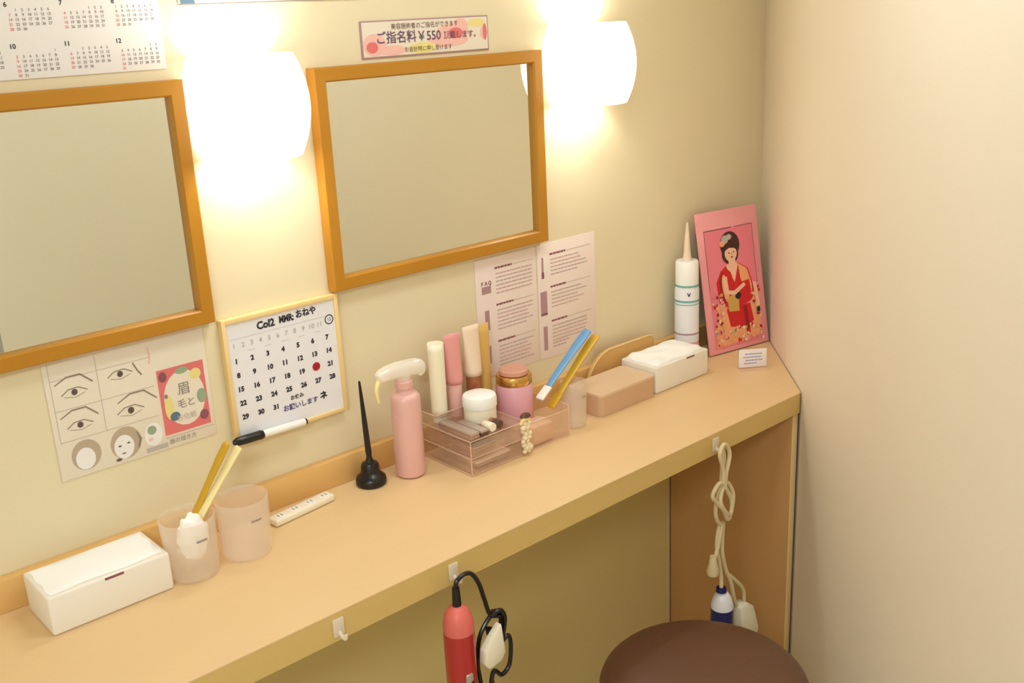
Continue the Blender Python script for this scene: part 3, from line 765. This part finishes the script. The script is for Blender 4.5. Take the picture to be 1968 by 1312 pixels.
# round-cornered wooden board leaning on the wall behind the boxes
t = thing('wooden_board', 'light wooden board with rounded top leaning on wall behind beige box', 'board', (1.10, -0.0275, 0))
P = [(-0.125, 0.0006)]
for k in range(9): q = PI - k * PI / 2 / 8; P.append((-0.125 + 0.085 + 0.085 * math.cos(q), 0.004 + 0.085 * math.sin(q)))
P += [(0.095, 0.089), (0.11, 0.080), (0.115, 0.065), (0.115, 0.0006)]
MB().prism(P, -0.005, 0.004, 'y').build('board_face', M_SPLASH, t)
rim = [(x, -0.0055, z) for x, z in P[1:]]
MB().tube(rim, 0.0018, 8, 2).build('rim', M_PALEW, t)

# tall white bottle with long nozzle
t = thing('applicator_bottle', 'tall white bottle with teal bands and long pale nozzle near poster', 'bottle', (1.316, -0.0525, 0))
MB().lathe([(0, 0.0006), (0.027, 0.0006), (0.0305, 0.004), (0.0305, 0.186), (0.0295, 0.190), (0, 0.190)], 40).build('bottle_body', M_BOARD, t)
MB().lathe([(0, 0.1902), (0.0285, 0.1902), (0.0290, 0.193), (0.0285, 0.254), (0.026, 0.258), (0, 0.259)], 40).build('cap', M_WHITE, t)
for z0, z1, mm, nm in ((0.194, 0.199, M_TEAL, 'teal_band'), (0.156, 0.161, M_TEAL, 'teal_band'), (0.149, 0.151, M_TEAL, 'teal_band'), (0.072, 0.076, M_MAUVE, 'mauve_band'), (0.046, 0.052, M_ROSE, 'rose_band')):
    rr = 0.0310 if z0 < 0.188 else 0.0294
    MB().lathe([(rr - 0.0003, z0), (rr, z0), (rr, z1), (rr - 0.0003, z1)], 40).build(nm, mm, t)
lt = MB().text('V', 0.013, 0, 0.0, 0.0313, bold=0.0006).build('bottle_lettering', M_INK, t, (0, 0, 0.176)); lt.rotation_euler = (0, 0, math.radians(-42))
MB().lathe([(0, 0.2592), (0.0125, 0.2592), (0.0105, 0.266), (0.0085, 0.280), (0.0058, 0.32), (0.0026, 0.352), (0, 0.353)], 20).build('nozzle', M_TUBEB, t)

# pink poster board leaning in the corner
A0 = Vector((1.362, -0.092, 0.0032)); B0 = Vector((1.566, -0.128, 0.0032)); T0 = Vector((1.366, -0.030, 0.357))
ux = (B0 - A0).normalized(); up = (T0 - A0); up = (up - ux * up.dot(ux)).normalized(); nn = ux.cross(up) # points to wall
t = thing('kimono_poster', 'pink poster board of a woman in red kimono leaning in the corner', 'poster', A0)
t.rotation_mode = 'QUATERNION'; t.rotation_quaternion = Matrix((ux, nn, up)).transposed().to_quaternion() if ux.cross(nn).dot(up) > 0 else Matrix((ux, -nn, up)).transposed().to_quaternion()
PW = (B0 - A0).length; PH = 0.362
MB().box(0, PW, 0.0, 0.004, 0, PH, 0.0006).build('board', M_POSTERM, t)
MB().box(0.004, PW + 0.004, 0.0048, 0.010, 0.0006, PH - 0.05, 0.0006).build('backing', M_DNAVY, t)
mb = MB(); O = 0.0006
X = lambda u: u * PW
Z = lambda v: v * PH
def E(u, v, ru, rv, o, a=0.0, n=20): mb.ell(X(u), Z(v), ru * PW, rv * PH, o, n, a)
def PG(pts, o): mb.poly([(X(u), Z(v)) for u, v in pts], o)
mb.m(0); mb.rect(X(0.10), X(0.90), Z(0.03), Z(0.87), O)
mb.m(1)
for a_ in ((0.10, 0.108, 0.45, 0.87), (0.892, 0.90, 0.45, 0.87), (0.10, 0.55, 0.866, 0.874), (0.60, 0.90, 0.868, 0.873)): mb.rect(X(a_[0]), X(a_[1]), Z(a_[2]), Z(a_[3]), O + 0.0003)
# kimono body
mb.m(2); PG([(0.24, 0.36), (0.22, 0.50), (0.31, 0.575), (0.44, 0.62), (0.62, 0.61), (0.76, 0.56), (0.82, 0.44), (0.82, 0.34), (0.62, 0.30), (0.40, 0.30)], O + 0.0004)
mb.m(6); PG([(0.60, 0.61), (0.74, 0.56), (0.80, 0.44), (0.80, 0.36), (0.68, 0.40), (0.62, 0.50)], O + 0.0006)
mb.m(2); PG([(0.60, 0.47), (0.76, 0.48), (0.78, 0.38), (0.58, 0.36)], O + 0.0008)
mb.m(3); PG([(0.27, 0.50), (0.33, 0.575), (0.36, 0.47), (0.34, 0.34), (0.28, 0.38)], O + 0.0007)
mb.m(4); PG([(0.40, 0.605), (0.50, 0.64), (0.60, 0.605), (0.52, 0.48)], O + 0.0008)   # neck opening
mb.m(6); E(0.36, 0.45, 0.05, 0.10, O + 0.0009, 0.1)
mb.m(2); E(0.435, 0.52, 0.05, 0.055, O + 0.0010, 0.2)
mb.m(5); PG([(0.38, 0.28), (0.37, 0.37), (0.46, 0.40), (0.56, 0.37), (0.55, 0.27)], O + 0.0010)   # gold sash
mb.m(7); E(0.55, 0.38, 0.05, 0.025, O + 0.0012)
mb.m(4); mb.stroke([(X(0.36), Z(0.53)), (X(0.37), Z(0.42)), (X(0.50), Z(0.405)), (X(0.68), Z(0.455))], [0.016, 0.014, 0.012, 0.010], O + 0.0013)
# skirt and blossoms
mb.m(6); PG([(0.20, 0.36), (0.36, 0.30), (0.72, 0.30), (0.88, 0.40), (0.90, 0.06), (0.12, 0.04), (0.14, 0.14)], O + 0.0005)
mb.m(2); PG([(0.34, 0.30), (0.74, 0.31), (0.78, 0.17), (0.60, 0.15), (0.38, 0.17)], O + 0.0007)
mb.m(3); PG([(0.62, 0.30), (0.68, 0.30), (0.70, 0.10), (0.64, 0.08)], O + 0.0009)
rnd = random.Random(3)
for k in range(120):
    mb.m(rnd.choice((6, 0, 4, 5, 3, 9, 10, 2, 6, 4)))
    while True:
        u = rnd.uniform(0.12, 0.90); v = rnd.uniform(0.04, 0.42)
        if v < 0.17 or u < 0.30 or u > 0.80: break
    E(u, v, rnd.uniform(0.012, 0.035), rnd.uniform(0.006, 0.015), O + 0.0014 + 0.00001 * k, rnd.uniform(0, 3), 9)
mb.m(4); PG([(0.80, 0.46), (0.86, 0.45), (0.90, 0.28), (0.84, 0.27)], O + 0.0030)
mb.m(7); E(0.86, 0.25, 0.03, 0.02, O + 0.0032)
# head
mb.m(8); E(0.50, 0.750, 0.160, 0.094, O + 0.0006); E(0.49, 0.68, 0.135, 0.068, O + 0.0006)
mb.m(4); E(0.50, 0.686, 0.100, 0.056, O + 0.0009); PG([(0.45, 0.655), (0.56, 0.655), (0.57, 0.60), (0.45, 0.60)], O + 0.0009)
mb.m(8); PG([(0.39, 0.70), (0.42, 0.745), (0.58, 0.745), (0.61, 0.70), (0.56, 0.722), (0.48, 0.728), (0.42, 0.715)], O + 0.0012)
mb.m(11); E(0.42, 0.79, 0.06, 0.030, O + 0.0013, 0.5); E(0.49, 0.805, 0.045, 0.020, O + 0.0014); mb.m(6); E(0.37, 0.765, 0.045, 0.022, O + 0.0015)
mb.m(7); E(0.47, 0.692, 0.014, 0.0045, O + 0.0013, 0, 10); E(0.545, 0.694, 0.014, 0.0045, O + 0.0013, 0, 10); mb.m(3); E(0.51, 0.661, 0.020, 0.0055, O + 0.0013, 0, 10)
mb.m(1); mb.stroke([(X(0.507), Z(0.69)), (X(0.512), Z(0.674))], 0.0012, O + 0.0013)
mb.build('print', [M_POSTER, M_MAROON, M_KIM, M_KIMD, M_SKIN, M_OBI, M_KIMO, M_INK, M_HAIR, M_PAPERC, M_GREEN, M_LGREY], t)

# small card in a clear stand
t = thing('card_stand', 'small white card with lilac print in clear stand at counter corner', 'card stand', (1.3635, -0.2205, 0), math.radians(-36))
MB().box(-0.037, 0.037, -0.022, 0.016, 0.0006, 0.0026, 0.0006).box(-0.037, 0.037, 0.0035, 0.0055, 0.0026, 0.050, 0.0005).build('acrylic_stand', M_ACRYL, t)
MB().box(-0.035, 0.035, 0.0012, 0.0030, 0.0030, 0.049, 0.0004).build('card', M_PAPER, t)
mb = MB()
for k, (a, b_) in enumerate(((-0.020, 0.022), (-0.024, 0.020), (-0.018, 0.024), (-0.022, 0.010))):
    x = a
    while x < b_: l = random.uniform(0.003, 0.007); mb.rect(x, min(x + l, b_), 0.036 - k * 0.008, 0.0385 - k * 0.008, -0.0008); x += l + 0.001
mb.build('card_print', M_PURP, t)

# ---------------------------------------------------------------- hooks on the counter front
def hook(label, x):
    t = thing('adhesive_hook', label, 'hook', (x, -0.4008, -0.024), 0, 'clear adhesive hooks on the counter edge')
    MB().box(-0.0095, 0.0095, -0.004, 0.0, -0.016, 0.014, 0.0015).build('backing_plate', sheer('hook_plastic', (255, 250, 238), 0.25, 0.25, 0.1), t)
    MB().tube([(0, -0.003, -0.008), (0, -0.010, -0.014), (0, -0.018, -0.015), (0, -0.021, -0.010), (0, -0.0205, -0.006)], [0.003, 0.003, 0.0028, 0.0026, 0.0022], 10, 5).build('hook_arm', MATS['hook_plastic'], t)
hook('empty clear hook on the counter edge, leftmost of the three', 0.034)
hook('clear hook on counter edge carrying the red hair iron', 0.262)
hook('clear hook on counter edge carrying the white knotted cord', 0.976)

# red hair iron hanging from the hook
t = thing('hair_iron', 'red hair iron with black cord hanging head down from counter hook', 'hair iron', (0.2525, -0.430, -0.030))
MB().lathe([(0, -0.43), (0.014, -0.428), (0.016, -0.40), (0.017, -0.26), (0.020, -0.245), (0.0255, -0.235), (0.0265, -0.20), (0.0265, -0.092), (0.0262, -0.088), (0, -0.088)], 36, (-0.009, 0, 0)).build('barrel_body', M_REDM, t)
MB().lathe([(0.0262, -0.0878), (0.0262, -0.074), (0.0235, -0.058), (0.0165, -0.045), (0.0085, -0.040), (0, -0.040)], 36, (-0.009, 0, 0)).build('end_cap', M_REDL, t)
MB().box(-0.021, -0.006, -0.0300, -0.024, -0.262, -0.158, 0.003).build('clamp_lever', M_SILVER, t)
MB().box(-0.013, -0.006, -0.0305, -0.0262, -0.225, -0.172, 0.0015).build('switch', M_BLACK, t)
mb = MB()
mb.lathe([(0, -0.0395), (0.0076, -0.0395), (0.0072, -0.026), (0.0062, -0.006), (0, -0.005)], 20, (-0.009, 0, 0)); mb.build('cord_guard', M_BLACK, t)
mb = MB()
R_ = 0.0040
mb.tube([(-0.009, 0, -0.008), (-0.006, 0, 0.004), (0.010, 0.0, 0.010), (0.026, 0, 0.004), (0.040, 0, -0.020), (0.050, 0, -0.055), (0.060, 0, -0.088), (0.078, 0, -0.100), (0.090, -0.002, -0.104), (0.082, -0.004, -0.130), (0.074, -0.004, -0.160),
         (0.082, -0.004, -0.150), (0.096, -0.004, -0.146), (0.100, -0.004, -0.170), (0.094, -0.004, -0.205), (0.076, -0.004, -0.216), (0.060, -0.004, -0.200), (0.050, -0.006, -0.215), (0.046, -0.004, -0.26)], R_, 10, 6)
mb.tube([(0.070, 0.004, -0.092), (0.050, 0.004, -0.108), (0.036, 0.004, -0.130), (0.030, 0.004, -0.170), (0.032, 0.004, -0.200), (0.038, 0.004, -0.235), (0.052, 0.004, -0.262), (0.060, 0.004, -0.225)], R_, 10, 6)
for k in range(5):
    mb.tube([(0.060 + 0.003 * k, -0.004 + 0.003 * k, -0.092), (0.078 + 0.002 * k, -0.006 + 0.003 * k, -0.086 - 0.003 * k), (0.088, -0.006 + 0.003 * k, -0.106 - 0.004 * k), (0.078 - 0.002 * k, -0.006 + 0.003 * k, -0.142 - 0.004 * k), (0.066 - 0.002 * k, -0.004 + 0.003 * k, -0.118)], R_, 8, 6)
mb.build('cord', M_BLACK, t)
mb = MB(); mb.prism([(0.040, -0.122), (0.066, -0.100), (0.072, -0.158), (0.062, -0.172), (0.034, -0.176), (0.024, -0.162), (0.026, -0.138)], -0.024, -0.008, 'y', 0.003); mb.build('plug', M_IVORY, t)

# navy and white hair iron on a knotted ivory cord
t = thing('hair_iron', 'navy and white hair iron hanging by a knotted ivory cord', 'hair iron', (0.976, -0.430, 0.0))
mb = MB(); r2 = 0.0046; dx = -0.976
def C_(pts): return [(x + dx, y, z) for x, y, z in pts]
mb.tube(C_([(0.960, -0.006, -0.100), (0.962, -0.004, -0.070), (0.952, -0.002, -0.035), (0.962, 0.0, -0.018), (0.978, 0.002, -0.020), (0.988, 0.0, -0.045), (0.974, -0.002, -0.085), (0.968, -0.004, -0.115)]), r2, 10, 6)
mb.tube(C_([(0.966, 0.004, -0.110), (0.968, 0.004, -0.070), (0.972, 0.006, -0.030), (0.980, 0.008, -0.060), (0.972, 0.006, -0.110)]), r2, 10, 6)
# knot
mb.tube(C_([(0.964, 0, -0.098), (0.942, -0.003, -0.100), (0.926, -0.004, -0.118), (0.938, -0.006, -0.136), (0.956, -0.010, -0.158), (0.972, -0.010, -0.186), (0.990, -0.006, -0.172), (1.000, -0.002, -0.140), (0.988, 0.002, -0.112), (0.970, 0.004, -0.104), (0.952, 0.002, -0.128), (0.942, 0, -0.160), (0.950, 0.0, -0.186), (0.966, 0, -0.200)]), r2, 10, 7)
mb.tube(C_([(0.968, 0.0, -0.108), (0.948, -0.008, -0.136), (0.962, -0.012, -0.165), (0.984, -0.008, -0.178), (0.992, -0.004, -0.150), (0.976, 0.0, -0.118)]), r2, 10, 7)
# strands going down
mb.tube(C_([(0.966, 0, -0.195), (0.960, 0, -0.220), (0.950, 0, -0.255), (0.938, 0, -0.280)]), r2, 10, 6)
mb.tube(C_([(0.970, 0, -0.195), (0.970, 0.002, -0.235), (0.972, 0.002, -0.275), (0.986, 0.002, -0.320), (1.000, 0.0, -0.350), (1.014, 0.0, -0.400), (1.024, 0, -0.425)]), r2, 10, 6)
mb.tube(C_([(0.960, 0.003, -0.200), (0.952, 0.003, -0.245), (0.962, 0.003, -0.290), (0.970, 0.003, -0.330), (0.9665, 0.0, -0.358)]), r2, 10, 6)
mb.tube(C_([(0.996, 0.0, -0.335), (1.022, -0.002, -0.362), (1.046, -0.002, -0.392), (1.050, -0.002, -0.425)]), r2 * 0.9, 10, 6)
mb.build('cord', M_CORDW, t)
mb = MB(); mb.lathe([(0, -0.262), (0.007, -0.263), (0.009, -0.280), (0.014, -0.298), (0.012, -0.308), (0, -0.310)], 18, (0.936 + dx, 0, 0)); mb.build('cord_end', M_CORDW, t)
MB().lathe([(0, -0.352), (0.011, -0.353), (0.012, -0.362), (0, -0.364)], 24, (0.987 + dx - 0.020, 0, 0)).build('neck_ring', M_NAVY, t)
MB().lathe([(0.008, -0.3642), (0.012, -0.366), (0.020, -0.378), (0.0245, -0.396), (0.0245, -0.4035), (0, -0.4035)], 32, (0.987 + dx - 0.016, 0, 0)).build('white_shoulder', M_BOARD, t)
MB().lathe([(0, -0.404), (0.0248, -0.404), (0.0248, -0.52), (0.019, -0.54), (0.014, -0.545), (0.013, -0.70), (0, -0.702)], 32, (0.987 + dx - 0.016, 0, 0)).build('navy_body', M_NAVY, t)
mb = MB(); mb.prism([(1.020 + dx, -0.424), (1.052 + dx, -0.424), (1.072 + dx, -0.440), (1.094 + dx, -0.505), (1.090 + dx, -0.520), (1.030 + dx, -0.492)], -0.014, 0.014, 'y', 0.004); mb.build('plug', M_IVORY, t)

# ---------------------------------------------------------------- stool
t = thing('round_stool', 'round brown padded stool in front of the counter end panel', 'stool', (0.642, -0.634, FZ))
SZ = -0.301 - FZ
MB().lathe([(0, SZ - 0.055), (0.176, SZ - 0.055), (0.187, SZ - 0.050), (0.1915, SZ - 0.038), (0.1910, SZ - 0.026), (0.1865, SZ - 0.015), (0.178, SZ - 0.006), (0.163, SZ + 0.002), (0.14, SZ + 0.008), (0.09, SZ + 0.0125), (0, SZ + 0.014)], 72).build('seat_cushion', M_STOOL, t)
MB().lathe([(0.1885, SZ - 0.052), (0.1915, SZ - 0.049), (0.1915, SZ - 0.045), (0.1885, SZ - 0.042)], 72).build('welt', M_STOOLD, t)
MB().lathe([(0, SZ - 0.075), (0.15, SZ - 0.075), (0.17, SZ - 0.0555), (0, SZ - 0.0555)], 48).build('seat_pan', M_BLACK, t)
for k in range(4):
    a = PI / 4 + k * PI / 2
    MB().tube([(0.12 * math.cos(a), 0.12 * math.sin(a), SZ - 0.07), (0.16 * math.cos(a), 0.16 * math.sin(a), 0.012)], 0.011, 14, 1).build('leg', M_CHROME, t)
MB().tube([(0.148 * math.cos(2 * PI * k / 36), 0.148 * math.sin(2 * PI * k / 36), 0.16) for k in range(37)], 0.007, 10, 1, False).build('foot_ring', M_CHROME, t)
